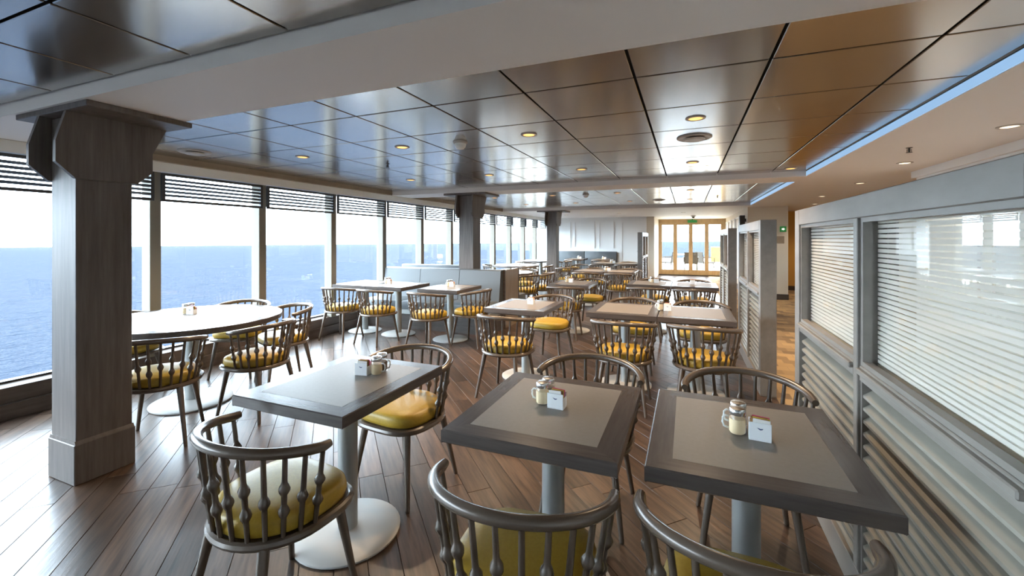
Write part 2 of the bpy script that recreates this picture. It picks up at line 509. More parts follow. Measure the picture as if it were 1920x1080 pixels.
for k, y in enumerate(edges[:-1]):
    y2 = edges[k + 1]
    wn += 1
    first_vis = WY.index([q for q in WY if q > 1.3][0])
    if k >= first_vis:
        lab = pos_word(k - first_vis) + ' sea window from the left'
    else:
        lab = pos_word(first_vis - k - 1) + ' sea window left of the frame'
    w = struct('window_%d' % wn, G().box(-5.10, -5.09, y, y2, 0.27, 2.13).me('pane', 'glass'), lab, 'window')
    ob('mullion', MULL, w, (0, y, 0))
    ob('gasket', G().box(-5.105, -5.085, y + .05, y2 - .05, 0.27, 0.29).me('gasket', 'black'), w)
    if y2 < 1.3: continue          # blinds of windows outside the picture are left out
    b = empty('window_blind', (-4.95, (y + y2) / 2, 0), label='charcoal slatted blind at the top of the ' + lab, cat='blind', group='slatted blinds over the windows')
    h = (y2 - y) / 2 - 0.034
    fr = G().box(-.014, .014, -h, h, 2.085, 2.112, 0.002).box(-.014, .014, -h, h, 1.82, 1.846, 0.002)
    fr.box(-.014, .014, -h, -h + .03, 1.846, 2.085).box(-.014, .014, h - .03, h, 1.846, 2.085)
    ob('frame', fr.me('blind_frame', 'blind'), b)
    sl = G().prism([(-.013, -.004), (-.013, -.012), (.013, .004), (.013, .012)], 'y', -h + .03, h - .03).me('slat', 'blind')
    for i in range(5):
        ob('slat', sl, b, (0, 0, 1.886 + 0.040 * i))

# ------------------------------------------------------------------ other walls
struct('wall_near', G().box(-5.2, 4.4, Y0 - 0.1, Y0, 0, 2.5).me('wall_near', 'white'), 'plain wall behind the viewer', 'wall')
wb = struct('wall_back', G().box(-5.2, -1.30, YB, YB + 0.1, 0, 2.31).me('wall_back', 'white'), 'white panelled wall at the far end of the dining room', 'wall')
for x0, x1, z0 in ((-4.6, -4.0, 1.1), (-3.86, -3.10, 1.1), (-2.96, -2.42, 1.1)):
    g = G()
    for a in ((x0, x0 + .035, z0, 2.07), (x1 - .035, x1, z0, 2.07), (x0 + .035, x1 - .035, z0, z0 + .035), (x0 + .035, x1 - .035, 2.035, 2.07)):
        g.box(a[0], a[1], YB - .03, YB, a[2], a[3])
    ob('moulding', g.me('moulding', 'white'), wb)
d2 = struct('door_2', G().box(-2.12, -1.42, YB - .03, YB, 0, 2.02, .004).me('service_door', 'white'), 'plain white door at the end of the back wall', 'door')
g = G().box(-2.24, -2.12, YB - .05, YB, 0, 2.12).box(-1.42, -1.30, YB - .05, YB, 0, 2.12).box(-2.12, -1.42, YB - .05, YB, 2.02, 2.12)
ob('door_frame', g.me('door_frame', 'white'), d2)
ob('handle', G().tube([(-1.50, YB - .03, 1.0), (-1.50, YB - .07, 1.0), (-1.62, YB - .07, 1.0)], .009).me('handle', 'chrome'), d2)
struct('trim_7', G().box(-1.30, -1.05, YB, YD, 0, 2.31).box(-1.30, -1.05, YB - .001, YB, 0, 2.31).me('entry_return', 'cream'), 'cream return wall left of the glass entrance doors', 'wall')
we = struct('wall_right_far', G().box(XC + .01, 2.20, 11.74, YD, 0, 2.31).me('wall_right_far', 'cream'), 'cream wall carrying the green exit sign', 'wall')
struct('baseboard_far', G().box(XC + .0, 2.21, 11.72, 11.74, 0, 0.13, .003).box(1.335, 1.36, 11.72, YD, 0, .13).me('baseboard_far', 'darkwood'), 'dark baseboard under the cream exit-sign wall', 'baseboard')
for k in range(5):
    yy = 12.3 + k * 1.15
    g = G()
    for a in ((yy, yy + .04, .3, 2.05), (yy + .86, yy + .9, .3, 2.05), (yy + .04, yy + .86, .3, .34), (yy + .04, yy + .86, 2.01, 2.05)):
        g.box(1.335, 1.36, a[0], a[1], a[2], a[3])
    ob('moulding', g.me('moulding', 'white'), we)
wr = struct('wall_right', G().box(2.42, 4.4, Y0, 6.25, 0, 2.31).me('wall_right', 'white'), 'white panelled corridor wall behind the partition', 'wall')
for k in range(8):
    yy = -2.6 + k * 1.1
    g = G()
    for a in ((yy, yy + .045, .9, 2.06), (yy + .9, yy + .945, .9, 2.06), (yy + .045, yy + .9, .9, .945), (yy + .045, yy + .9, 2.015, 2.06)):
        g.box(2.398, 2.42, a[0], a[1], a[2], a[3])
    ob('moulding', g.me('moulding', 'white'), wr)
ob('crown', G().box(2.38, 2.42, Y0, 6.27, 2.13, 2.205).me('crown', 'white'), wr)
struct('wall_right_deep', G().box(4.3, 4.4, 6.25, YD, 0, 2.31).me('wall_right_deep', 'cream'), 'cream side wall deep in the corridor', 'wall')
struct('wall_orange', G().box(2.20, 4.3, 14.0, 14.1, 0, 2.31).me('wall_orange', 'orange'), 'orange end wall of the corridor', 'wall')
struct('baseboard_orange', G().box(2.20, 4.3, 13.98, 14.0, 0, .12).me('baseboard_orange', 'darkwood'), 'dark baseboard of the orange corridor wall', 'baseboard')

# glass entrance doors
dr = struct('door_1', G().box(-1.05, 1.36, YD, YD + .09, 2.06, 2.31).box(-1.05, -.99, YD, YD + .09, 0, 2.06).box(1.26, 1.36, YD, YD + .09, 0, 2.06).me('door_surround', 'doorwood'),
            'oak framed glass entrance doors at the far end, bright deck behind', 'door')
xsd = [-.99, -.43, .135, .70, 1.26]
for i in range(4):
    a, b = xsd[i], xsd[i + 1]
    lf = ob('door_leaf', G().box(a, a + .07, YD + .02, YD + .07, 0.02, 2.06, .003).box(b - .07, b, YD + .02, YD + .07, .02, 2.06, .003)
            .box(a + .07, b - .07, YD + .02, YD + .07, .02, .22).box(a + .07, b - .07, YD + .02, YD + .07, 1.98, 2.06).me('door_leaf', 'doorwood'), dr)
    ob('pane', G().box(a + .07, b - .07, YD + .04, YD + .05, .22, 1.98).me('door_pane', 'glass'), lf)
ob('threshold', G().box(-1.05, 1.26, YD - .06, YD, 0, .03).me('threshold', 'black'), dr)
ob('exit_sign', G().box(.02, .36, YD - .10, YD - .07, 2.06, 2.16, .004).box(.17, .21, YD - .09, YD, 2.10, 2.205).me('exit_sign', 'green'),
   label='green exit sign above the glass entrance doors', cat='sign')
struct('floor_deck', G().box(-8, 12, YD + .09, 34, -.12, 0).me('deck', 'deck'), 'pale outdoor deck beyond the glass doors', 'deck')

# ------------------------------------------------------------------ sea
aR, bF = 0.0085, -0.0094
c_, s_ = math.cos(YAW), math.sin(YAW)
nrm = Vector((-(aR * c_ - bF * s_), -(aR * s_ + bF * c_), 1)).normalized()
S = 26000.0
sea = ob('sea', mesh('sea', [(-S, -S, 0), (S, -S, 0), (S, S, 0), (-S, S, 0)], [(0, 1, 2, 3)], 'sea'), None, (0, 0, -17.0),
         label='rippled blue sea reaching to the horizon outside the windows', cat='sea', kind='stuff')
sea.rotation_mode = 'QUATERNION'
sea.rotation_quaternion = Vector((0, 0, 1)).rotation_difference(nrm)

# ------------------------------------------------------------------ pillars
def pillar(y, label):
    p = empty('pillar', (-3.437, y, 0), label=label, cat='pillar', group='timber pillars between the tables')
    h = 0.137
    ob('post', G().box(-h, h, -h, h, 0, 2.165, .004).me('post', 'post'), p)
    ob('plinth', G().box(-h - .012, h + .012, -h - .012, h + .012, 0, .235, .004).prism([(-h - .012, .235), (h + .012, .235), (h, .255), (-h, .255)], 'y', -h - .006, h + .006).me('plinth', 'post'), p)
    prof = [(-.165, 2.165), (-.235, 1.995), (-.235, 1.875), (-.150, 1.79), (.150, 1.79), (.235, 1.875), (.235, 1.995), (.32, 2.165)]
    prof = [(-.19, 2.172), (-.235, 1.995), (-.235, 1.875), (-.150, 1.79), (.150, 1.79), (.235, 1.875), (.235, 1.995), (.315, 2.172)]
    for s in (-1, 1):
        a, b = (h, h + .03) if s > 0 else (-h - .03, -h)
        ob('corbel_board', G().prism(prof, 'x', a, b).me('corbel_board', 'post'), p)
    ob('top_plate', G().box(-.40, .40, -.20, .34, 2.172, ZS, .003).me('top_plate', 'post'), p)
    return p
pillar(1.475, 'large dark timber pillar nearest the camera, by the left windows')
pillar(6.48, 'timber pillar rising beside the grey booth')
pillar(11.37, 'farthest timber pillar, among the round tables')

# ------------------------------------------------------------------ slatted partitions
def partition(x, y0, y1, label, npan=2, rail_w=0.085, face=-1):
    """frame with striped glass above and tilted louvres below"""
    T = XP1 - XP0
    p = empty('partition', (x, y0, 0), label=label, cat='partition', group='slatted glass partitions along the corridor')
    Ln = y1 - y0
    zt, zg1, zg0, zm0, zb = 1.612, 1.522, 0.945, 0.885, 0.13
    st = 0.10
    for a, b in ((0, st), (Ln - st, Ln)):
        ob('post', G().box(0, T, a, b, 0, zt, .003).me('partition_post', 'part'), p)
    ob('top_rail', G().box(0, T, st, Ln - st, zg1, zt, .003).me('top_rail', 'part'), p)
    ob('bottom_rail', G().box(0, T, st, Ln - st, 0, zb, .003).me('bottom_rail', 'part'), p)
    pw = (Ln - 2 * st - 0.07 * (npan - 1)) / npan
    for k in range(npan):
        a = st + k * (pw + 0.07); b = a + pw
        if k < npan - 1:
            ob('stile', G().box(.012, T - .012, b, b + .07, zb, zg1).box(.0, T, b + .015, b + .055, zb, zg1, .003).me('stile', 'part'), p)
        ob('middle_rail', G().box(.004, T - .004, a, b, zm0, zg0, .003).box(-.012, T + .012, a, b, zg0 - .03, zg0 - .008, .004).me('middle_rail', 'part'), p)
        bead = G()
        for xx in ((.010, .040), (T - .040, T - .010)):
            bead.box(xx[0], xx[1], a, b, zg0, zg0 + .018).box(xx[0], xx[1], a, b, zg1 - .018, zg1)
            bead.box(xx[0], xx[1], a, a + .016, zg0 + .018, zg1 - .018).box(xx[0], xx[1], b - .016, b, zg0 + .018, zg1 - .018)
        ob('glazing_bead', bead.me('glazing_bead', 'part'), p)
        ob('glass_pane', G().box(T / 2 - .004, T / 2 + .004, a + .002, b - .002, zg0, zg1).me('glass_pane', 'film'), p)
        sl = G().prism([(.016, -.024), (.016, -.035), (.026, -.036), (.104, .026), (.098, .034)], 'y', 0, pw).me('slat', 'slat')
        n = 15
        for i in range(n):
            ob('slat', sl, p, (0, a, zb + .04 + i * (zm0 - zb - .06) / (n - 1) * 0.985))
    return p
partition(XP0, 1.07, 3.12, 'tall slatted partition with striped glass at the right edge, nearest')
partition(XP0, 4.47, 6.30, 'second slatted partition from the camera along the corridor')
partition(XP0, 7.80, 9.65, 'farthest slatted partition along the corridor')
partition(-1.24, 12.0, 13.8, 'lone slatted partition standing before the white back door')

# ------------------------------------------------------------------ tables
TW, TL, TZ = 0.628, 0.725, 0.75
def rect_table_meshes():
    b, t = 0.078, 0.048
    x, y = TW / 2, TL / 2
    inlay = G().box(-x + b, x - b, -y + b, y - b, TZ - t, TZ + .0004).me('inlay', 'laminate')
    core = G().box(-x + .03, x - .03, -y + .03, y - .03, TZ - t - .012, TZ - t - .0005).me('underside', 'darkwood')
    def mitre(L, w):
        # board along x, outer edge at y=0, inner edge at y=b
        e = .004
        v = [(-L, e, 0), (L, e, 0), (L - b, b, 0), (-L + b, b, 0),
             (-L + e, e, t), (L - e, e, t), (L - b, b, t), (-L + b, b, t),
             (-L, 0, .004), (L, 0, .004), (L, 0, t - .004), (-L, 0, t - .004)]
        f = [(0, 3, 2, 1), (4, 5, 6, 7), (8, 9, 10, 11), (0, 1, 9, 8), (11, 10, 5, 4), (2, 3, 7, 6), (1, 2, 6, 5, 10, 9), (3, 0, 8, 11, 4, 7)]
        return mesh('border_board', v, f, 'tborder')
    return inlay, core, mitre(x, b), mitre(y, b)
INLAY, CORE, BX, BY = rect_table_meshes()
COLUMN = G().lathe([(.046, .02), (.046, .688)], 20).lathe([(.12, .683), (.12, .690)], 20).me('column', 'steel', 'auto')
BASE = G().lathe([(.245, .0), (.25, .004), (.25, .012), (.235, .020), (.12, .026), (.05, .030)], 40).me('base', 'steelbase', 'auto')
BASE_R = G().lathe([(.30, .0), (.305, .004), (.305, .014), (.29, .022), (.14, .028), (.06, .032)], 40).me('base', 'steelbase', 'auto')
COL_R = G().lathe([(.055, .02), (.055, .698)], 20).lathe([(.2, .690), (.2, .704)], 20).me('column', 'steel', 'auto')

def rect_table(cx, cy, label, group='square pedestal tables'):
    t = empty('dining_table', (cx, cy, 0), label=label, cat='table', group=group)
    ob('inlay', INLAY, t)
    ob('underside', CORE, t)
    ob('border_board', BX, t, (0, -TL / 2, TZ - .048))
    ob('border_board', BX, t, (0, TL / 2, TZ - .048), (0, 0, math.pi))
    ob('border_board', BY, t, (-TW / 2, 0, TZ - .048), (0, 0, -math.pi / 2))
    ob('border_board', BY, t, (TW / 2, 0, TZ - .048), (0, 0, math.pi / 2))
    ob('column', COLUMN, t)
    ob('base', BASE, t)
    return t

def round_table(cx, cy, r, label):
    t = empty('round_table', (cx, cy, 0), label=label, cat='table', group='round pedestal tables by the windows')
    ob('tabletop', G().lathe([(r - .004, TZ - .046), (r, TZ - .042), (r, TZ - .005), (r - .005, TZ), (r - .085, TZ)], 72).me('round_top', 'tborder', 'auto'), t)
    ob('inlay', G().lathe([(r - .085, TZ - .002), (r - .085, TZ + .0006)], 72).me('round_inlay', 'laminate'), t)
    ob('column', COL_R, t)
    ob('base', BASE_R, t)
    return t

# ------------------------------------------------------------------ chairs
def seat_outline(n=40, k=1.0):
    o = []
    for i in range(n):
        a = 2 * math.pi * i / n
        c, s = math.cos(a), math.sin(a)
        e = 2.0 if s < 0 else 3.4
        q = (abs(c) ** e + abs(s) ** e) ** (-1 / e)
        o.append((0.226 * k * q * c, (0.212 if s < 0 else 0.226) * k * q * s))
    return o

def chair_meshes():
    D = {}
    # cushion
    lv = [(.93, .418), (.985, .424), (1.0, .440), (.995, .462), (.97, .478), (.90, .488), (.70, .495), (.35, .498)]
    v, f = [], []
    n = 40
    for k, z in lv:
        for x, y in seat_outline(n, k * .955): v.append((x, y, z))
    for i in range(len(lv) - 1):
        for q in range(n):
            q2 = (q + 1) % n
            f.append((i * n + q, i * n + q2, (i + 1) * n + q2, (i + 1) * n + q))
    f.append(tuple(range(n))[::-1]); f.append(tuple((len(lv) - 1) * n + q for q in range(n)))
    D['cushion'] = mesh('cushion', v, f, 'vinyl', True)
    # seat frame: rounded rim and the board under the cushion
    g = G().tube([(x, y, .404) for x, y in seat_outline(40, 1.0)], .0165, 8, True)
    o = seat_outline(40, .98)
    g.add([(x, y, .392) for x, y in o] + [(x, y, .418) for x, y in o], [tuple(range(40))[::-1], tuple(range(40, 80))] + [(i, (i + 1) % 40, 40 + (i + 1) % 40, 40 + i) for i in range(40)])
    D['seat_frame'] = g.me('seat_frame', 'chair', 'auto')
    # bent back rail
    pts = []
    for i in range(31):
        a = R(-178) + R(176) * i / 30
        pts.append((.272 * math.cos(a), .245 * math.sin(a) - .004, .704 - .040 * math.sin(a)))
    pts = [(-.271, .016, .706)] + pts + [(.271, .016, .706)]
    D['back_rail'] = G().tube(pts, [.014] + [.0185] * 31 + [.014], 12).me('back_rail', 'chair', 'auto')
    # turned spindles
    L = .30
    def spin(bulbs):
        st = [(0, .0085)]
        zs = [i / 36 for i in range(1, 37)]
        for z in zs:
            r = .0085 + .0015 * (1 - abs(2 * z - 1))
            for c in bulbs:
                d = abs(z - c) / .088
                if d < 1: r = max(r, .0082 + .0112 * (math.cos(math.pi * d) * .5 + .5) ** .75)
            st.append((z, r))
        return [(r, z * L) for z, r in st]
    D['two'] = G().lathe(spin([.60, .33]), 8).me('spindle_two_beads', 'chair', True)
    D['one'] = G().lathe(spin([.46]), 8).me('spindle_one_bead', 'chair', True)
    D['spots'] = []
    ns = 13
    for i in range(ns):
        a = R(-178) + R(176) * i / (ns - 1)
        lo = Vector((.221 * math.cos(a), .207 * math.sin(a), .412)); hi = Vector((.270 * math.cos(a), .242 * math.sin(a) - .004, .695 - .040 * math.sin(a)))
        q = Vector((0, 0, 1)).rotation_difference(hi - lo)
        D['spots'].append((lo, q, (hi - lo).length / L, 'two' if i % 2 == 0 else 'one'))
    D['legs'] = []
    for sx, sy in ((-1, -1), (1, -1), (-1, 1), (1, 1)):
        top = (sx * .150, sy * .150, .400); bot = (sx * .205, sy * (.225 if sy < 0 else .205), 0.0)
        p0 = Vector(bot); p1 = Vector(top)
        pts = [p0 + (p1 - p0) * t for t in (0, .03, .5, .85, 1)]
        D['legs'].append(G().tube(pts, [.0115, .0125, .0155, .0195, .020], 10).me('leg', 'chair', 'auto'))
    # joined spindles for chairs too far away to tell them apart
    g = G()
    for lo, q, s, kind in D['spots']:
        b = [Vector(x) for x in spin([.60, .33] if kind == 'two' else [.46])]
        prof = [(r, z) for r, z in spin([.60, .33] if kind == 'two' else [.46])][::2]
        t = G().lathe(prof, 6)
        g.add([lo + q @ Vector((p[0], p[1], p[2] * s)) for p in t.v], t.f)
    D['spindles'] = g.me('spindles', 'chair', True)
    return D
CH = chair_meshes()
n_ch = 0
def chair(x, y, rz, label, far=False, group='mustard-seated spindle chairs'):
    global n_ch
    n_ch += 1
    c = empty('dining_chair', (x, y, 0), R(rz), label=label, cat='chair', group=group)
    ob('seat_cushion', CH['cushion'], c)
    ob('seat_frame', CH['seat_frame'], c)
    ob('back_rail', CH['back_rail'], c)
    for l in CH['legs']: ob('leg', l, c)
    if far:
        ob('spindles', CH['spindles'], c)
    else:
        for lo, q, s, k in CH['spots']:
            o = ob('spindle', CH[k], c, lo)
            o.rotation_mode = 'QUATERNION'; o.rotation_quaternion = q; o.scale = (1, 1, s)
    return c

# ------------------------------------------------------------------ condiments
JAR = G().lathe([(.020, 0), (.0245, .003), (.0255, .010), (.0255, .052), (.022, .060), (.021, .066)], 20).me('jar_body', 'jar', True)
JHANDLE = G().tube([(.0245, 0, .050), (.034, 0, .052), (.041, 0, .044), (.042, 0, .030), (.038, 0, .018), (.0245, 0, .014)], .0035, 8).me('jar_handle', 'rim', True)
JLID = G().lathe([(.0235, .062), (.0245, .064), (.0245, .076), (.022, .081), (.006, .083)], 20).me('jar_lid', 'chrome', 'auto')
SALT = G().lathe([(.020, .003), (.0235, .008), (.0235, .049), (.020, .0495)], 20).me('jar_salt', 'salt', 'auto')
PEPP = G().lathe([(.020, .003), (.0235, .008), (.0235, .046), (.020, .0465)], 20).me('jar_pepper', 'pepper', 'auto')
def caddy_mesh():
    g = G()
    x, y, h, w = .034, .024, .062, .004
    g.box(-x, x, -y, y, 0, w, .0015)
    g.box(-x, x, -y, -y + w, w, h, .0012).box(-x, x, y - w, y, w, h, .0012)
    for s in (-1, 1):
        # lower, scooped ends
        x0, x1 = (s * x, s * (x - w)) if s < 0 else (x - w, x)
        g.box(x0, x1, -y + w, y - w, w, h * .72, .0012)
    return g.me('caddy_body', 'china')
CADDY = caddy_mesh()
PK = {k: G().box(-.026, .026, -.0015, .0015, .006, .072, .0008).me('packet', 'packet_' + k) for k in ('brown', 'pink', 'yellow', 'white')}
MARK = G().prism([(-.010, .046), (-.004, .041), (0, .0385), (.006, .040), (.0095, .044), (.004, .0435), (.001, .0425), (-.004, .0445)], 'y', -.0247, -.0240).me('bird_mark', 'navy')
def condiments(x, y, where, rz=0.0, z=TZ, salt=True, pepper=True, flip=1, detail=True):
    rot = lambda dx, dy: (x + dx * math.cos(rz) - dy * math.sin(rz), y + dx * math.sin(rz) + dy * math.cos(rz), z)
    if salt:
        s = empty('salt_jar', rot(-.040 * flip, 0), rz + (math.pi if flip > 0 else 0), label='salt jar with steel lid on ' + where, cat='salt jar', group='glass salt jars')
        s.scale = (1.12,) * 3
        jb = ob('jar_body', JAR, s); ob('contents', SALT, s); ob('lid', JLID, s)
        ob('handle', JHANDLE, jb)
    if pepper:
        s = empty('pepper_jar', rot(-.036 * flip, .060), rz + (math.pi if flip > 0 else 0), label='pepper jar with steel lid on ' + where, cat='pepper jar', group='glass pepper jars')
        s.scale = (1.12,) * 3
        jb = ob('jar_body', JAR, s); ob('contents', PEPP, s); ob('lid', JLID, s)
        ob('handle', JHANDLE, jb)
    s = empty('sugar_caddy', rot(.028 * flip, -.012), rz, label='white sugar packet caddy on ' + where, cat='caddy', group='white sugar caddies')
    cb = ob('caddy_body', CADDY, s)
    if detail:
        ob('printed_mark', MARK, cb, label='small navy bird mark')
    ks = ['white', 'brown', 'brown', 'yellow', 'brown', 'pink', 'pink']
    for i in range(7 if detail else 4):
        o = ob('sugar_packet', PK[ks[i] if detail else ['brown', 'white', 'pink', 'yellow'][i]], s, (0, -.016 + i * (.0054 if detail else .009), 0))
        o.rotation_euler = (rnd.uniform(-.04, .04), rnd.uniform(-.06, .06), 0)
        o.location.x = rnd.uniform(-.002, .002)

# ------------------------------------------------------------------ the dining layout
def pair(cx, cy, where, near=None, far=None, small=False, cond=None, noun='square table', tlabel=None, rz=0):
    rect_table(cx, cy, tlabel or ('grey laminate ' + noun + ' ' + where))
    t = 'the ' + noun + ' ' + where
    if near:
        chair(near[0], near[1], near[2], 'spindle chair on the near side of ' + t, small)
    if far:
        chair(far[0], far[1], far[2], 'spindle chair on the far side of ' + t, small)

# front row
T1, T2, T3 = (-1.545, 1.637), (-.511, 1.695), (.194, 1.714)
rect_table(*T1, 'grey square table in front of the big pillar, left of the front row')
rect_table(*T2, 'grey square table in the middle of the front row')
rect_table(*T3, 'grey square table against the nearest slatted partition')
chair(-1.460, 1.18, -5, 'spindle chair with mustard seat at the lower left, backing the camera')
chair(-1.54, 2.09, 174, 'mustard spindle chair on the far side of the left front table')
chair(-.462, 1.215, 4, 'mustard spindle chair at bottom centre, cut off by the frame')
chair(-.49, 2.27, 180, 'spindle chair behind the middle front table, facing the camera')
chair(.148, 1.26, 0, 'spindle chair at the bottom right, by the slatted partition')
chair(.26, 2.29, 180, 'spindle chair behind the front table beside the partition')
condiments(-1.50, 1.74, 'the left front table by the big pillar', R(10), flip=-1)
condiments(-.52, 1.70, 'the middle front table', R(-3))
condiments(.205, 1.70, 'the front table against the partition', R(-4))

# second row
T4, T5, T6 = (-1.565, 4.20), (-.565, 4.34), (.073, 4.34)
rect_table(*T4, 'lone square table of the second row, before the booth')
rect_table(*T5, 'left table of the joined pair in the second row')
rect_table(*T6, 'right table of the joined second-row pair, beside a partition')
chair(-1.55, 3.66, -3, 'spindle chair on the near side of the lone second-row table')
chair(-1.48, 4.80, 174, 'spindle chair on the far side of the lone second-row table')
chair(-.51, 3.80, 0, 'left one of two near chairs at the joined second-row pair')
chair(.125, 3.84, -3, 'right one of two near chairs at the second-row pair, by the partition')
chair(-.55, 4.90, 180, 'left one of two far chairs at the joined second-row pair')
chair(.14, 4.92, 180, 'right one of two far chairs at the joined second-row pair')
condiments(-1.55, 4.25, 'the lone second-row table', pepper=False, salt=False, detail=True)
condiments(-.20, 4.36, 'the joined second-row pair')

# round table by the window
RT = (-4.05, 2.42)
round_table(*RT, .70, 'large round table by the left windows behind the big pillar')
def around(c, ang, d, label, far=False, twist=0):
    a = R(ang)
    chair(c[0] + d * math.cos(a), c[1] + d * math.sin(a), ang + 90 + twist, label, far)
around(RT, -45, .74, 'spindle chair at the near side of the window round table, beside the pillar')
around(RT, 6, .74, 'spindle chair on the aisle side of the window round table')
around(RT, 68, .75, 'spindle chair on the right far side of the window round table')
around(RT, 118, .79, 'spindle chair on the window side of the round table, back to the sea')
around(RT, 193, .70, 'spindle chair at the window round table, mostly hidden by the pillar')
condiments(-4.22, 2.50, 'the window round table', R(20), pepper=True)

# booth row
B1, B2, B3 = (-4.66, 5.31), (-4.03, 5.31), (-3.13, 5.31)
rect_table(*B1, 'booth table nearest the windows')
rect_table(*B2, 'middle booth table, joined to the window one')
rect_table(*B3, 'booth table nearest the aisle, standing apart')
chair(-4.62, 4.78, 4, 'spindle chair at the booth table nearest the windows')
chair(-3.98, 4.77, -4, 'spindle chair at the middle booth table')
chair(-3.14, 4.76, -6, 'spindle chair on the near side of the aisle booth table')
chair(-2.72, 5.20, 84, 'spindle chair at the end of the aisle booth table, facing the windows')
condiments(-4.24, 5.34, 'the joined booth tables')
condiments(-3.15, 5.36, 'the aisle booth table')

# third row
rect_table(-1.645, 6.56, 'left table of the third row, standing alone')
rect_table(-.535, 6.98, 'left table of the joined third-row pair')
rect_table(.10, 6.98, 'right table of the joined third-row pair')
chair(-1.65, 6.10, 3, 'near chair at the lone third-row table')
chair(-1.50, 7.12, 176, 'far chair at the lone third-row table')
chair(-.545, 6.46, 0, 'left one of two near chairs at the third-row pair')
chair(.095, 6.48, 0, 'right one of two near chairs at the third-row pair')
chair(-.50, 7.52, 180, 'left one of two far chairs at the third-row pair')
chair(.10, 7.52, 180, 'right one of two far chairs at the third-row pair')
condiments(-1.72, 6.60, 'the lone third-row table', detail=False)
condiments(-.47, 7.05, 'the left table of the third-row pair', detail=False)
condiments(.05, 7.05, 'the right table of the third-row pair', pepper=False, salt=False, detail=False)

# fourth row
rect_table(-1.93, 9.27, 'left table of the joined fourth-row pair')
rect_table(-1.29, 9.27, 'right table of the joined fourth-row pair')
chair(-1.95, 8.78, 0, 'left one of two near chairs at the fourth-row pair', True)
chair(-1.28, 8.76, 0, 'right one of two near chairs at the fourth-row pair', True)
chair(-1.95, 9.82, 180, 'left one of two far chairs at the fourth-row pair', True)
chair(-1.20, 9.84, 180, 'right one of two far chairs at the fourth-row pair', True)
condiments(-1.58, 9.3, 'the joined fourth-row pair', detail=False)

# fifth row and the tables at the back wall bench
rect_table(-2.20, 12.3, 'left table of the joined fifth-row pair')
rect_table(-1.56, 12.3, 'right table of the joined fifth-row pair, by the lone partition')
chair(-2.22, 11.8, 0, 'left one of two near chairs at the fifth-row pair', True)
chair(-1.55, 11.8, 0, 'right one of two near chairs at the fifth-row pair', True)
chair(-2.22, 12.86, 180, 'left one of two far chairs at the fifth-row pair', True)
chair(-1.58, 12.86, 180, 'right one of two far chairs at the fifth-row pair', True)
condiments(-1.95, 12.33, 'the joined fifth-row pair', detail=False)
rect_table(-3.55, 14.60, 'left table at the grey back wall bench')
rect_table(-2.65, 14.60, 'right table at the grey back wall bench')
chair(-3.55, 14.05, 0, 'chair facing the left table of the back wall bench', True)
chair(-2.65, 14.05, 0, 'chair facing the right table of the back wall bench', True)
condiments(-3.45, 14.6, 'the left back bench table', detail=False)
condiments(-2.60, 14.6, 'the right back bench table', detail=False)

# round tables beyond the booth
R3, R1, R2 = (-3.50, 8.15), (-4.18, 10.45), (-4.30, 12.9)
round_table(*R3, .58, 'round table just behind the grey booth')
round_table(*R1, .62, 'round window table beyond the booth, second of three')
round_table(*R2, .62, 'farthest round window table')
around(R3, -35, .78, 'chair at the booth-side round table, nearest the aisle', False)
around(R3, 12, .78, 'chair on the aisle side of the round table behind the booth', False)
around(R3, 75, .74, 'chair on the far side of the round table behind the booth', True)
around(R3, 165, .74, 'chair on the window side of the round table behind the booth', True)
around(R1, -50, .74, 'near chair at the second round window table', True)
around(R1, 10, .74, 'aisle-side chair at the second round window table', True)
around(R1, 80, .74, 'far chair at the second round window table', True)
around(R1, 195, .62, 'window-side chair at the second round window table', True)
around(R2, -40, .74, 'near chair at the farthest round window table', True)
around(R2, 20, .74, 'aisle-side chair at the farthest round window table', True)
around(R2, -110, .74, 'left near chair at the farthest round window table', True)
condiments(-4.1, 10.4, 'the second round window table', detail=False)
chair(-2.62, 11.1, 160, 'single spindle chair right beside the far pillar', True)
chair(-2.70, 10.1, 20, 'single spindle chair in the aisle before the far pillar', True)

# ------------------------------------------------------------------ booth (double-sided, grey upholstery)
bo = empty('booth_bench', (0, 0, 0), label='long grey double-sided booth bench with three back panels and wooden end', cat='bench')
bx = [-4.97, -4.22, -3.46, -2.72]
for i in range(3):
    a, b = bx[i] + .004, bx[i + 1] - .004
    g = G().prism([(6.10, .44), (6.17, .925), (6.21, .94), (6.27, .94), (6.27, .30), (6.06, .30)], 'x', a, b)
    ob('back_panel', g.me('back_panel', 'booth'), bo)
    ob('seat_pad', G().box(a, b, 5.60, 6.12, .32, .455, .025).me('seat_pad', 'booth', 'auto'), bo)
ob('seat_rail', G().box(bx[0], bx[3], 5.63, 6.27, .245, .32, .004).me('seat_rail', 'steel'), bo)
ob('plinth', G().box(bx[0], bx[3], 5.70, 6.27, 0, .245).me('plinth', 'darkwood'), bo)
ob('core', G().box(bx[0], bx[3] - .03, 6.27, 6.335, 0, .90).me('core', 'darkwood'), bo)
ob('end_panel', G().box(bx[3], bx[3] + .03, 6.28, 6.86, 0, .935, .004).me('end_panel', 'boothwood'), bo)
ob('end_edge', G().box(bx[3] - .002, bx[3] + .034, 6.84, 6.88, 0, .945, .004).me('end_edge', 'darkwood'), bo)
ob('end_edge', G().box(bx[3] - .002, bx[3] + .034, 6.255, 6.285, 0, .945, .004).me('end_edge', 'darkwood'), bo)
ob('back_panel', G().box(-4.97, -3.62, 6.63, 6.78, .30, .965, .02).me('back_panel', 'booth', 'auto'), bo)
ob('back_panel', G().box(-3.26, -2.73, 6.63, 6.78, .30, .905, .02).me('back_panel', 'booth', 'auto'), bo)
ob('seat_pad', G().box(-4.97, -2.72, 6.86, 7.30, .32, .455, .02).me('seat_pad', 'booth', 'auto'), bo)
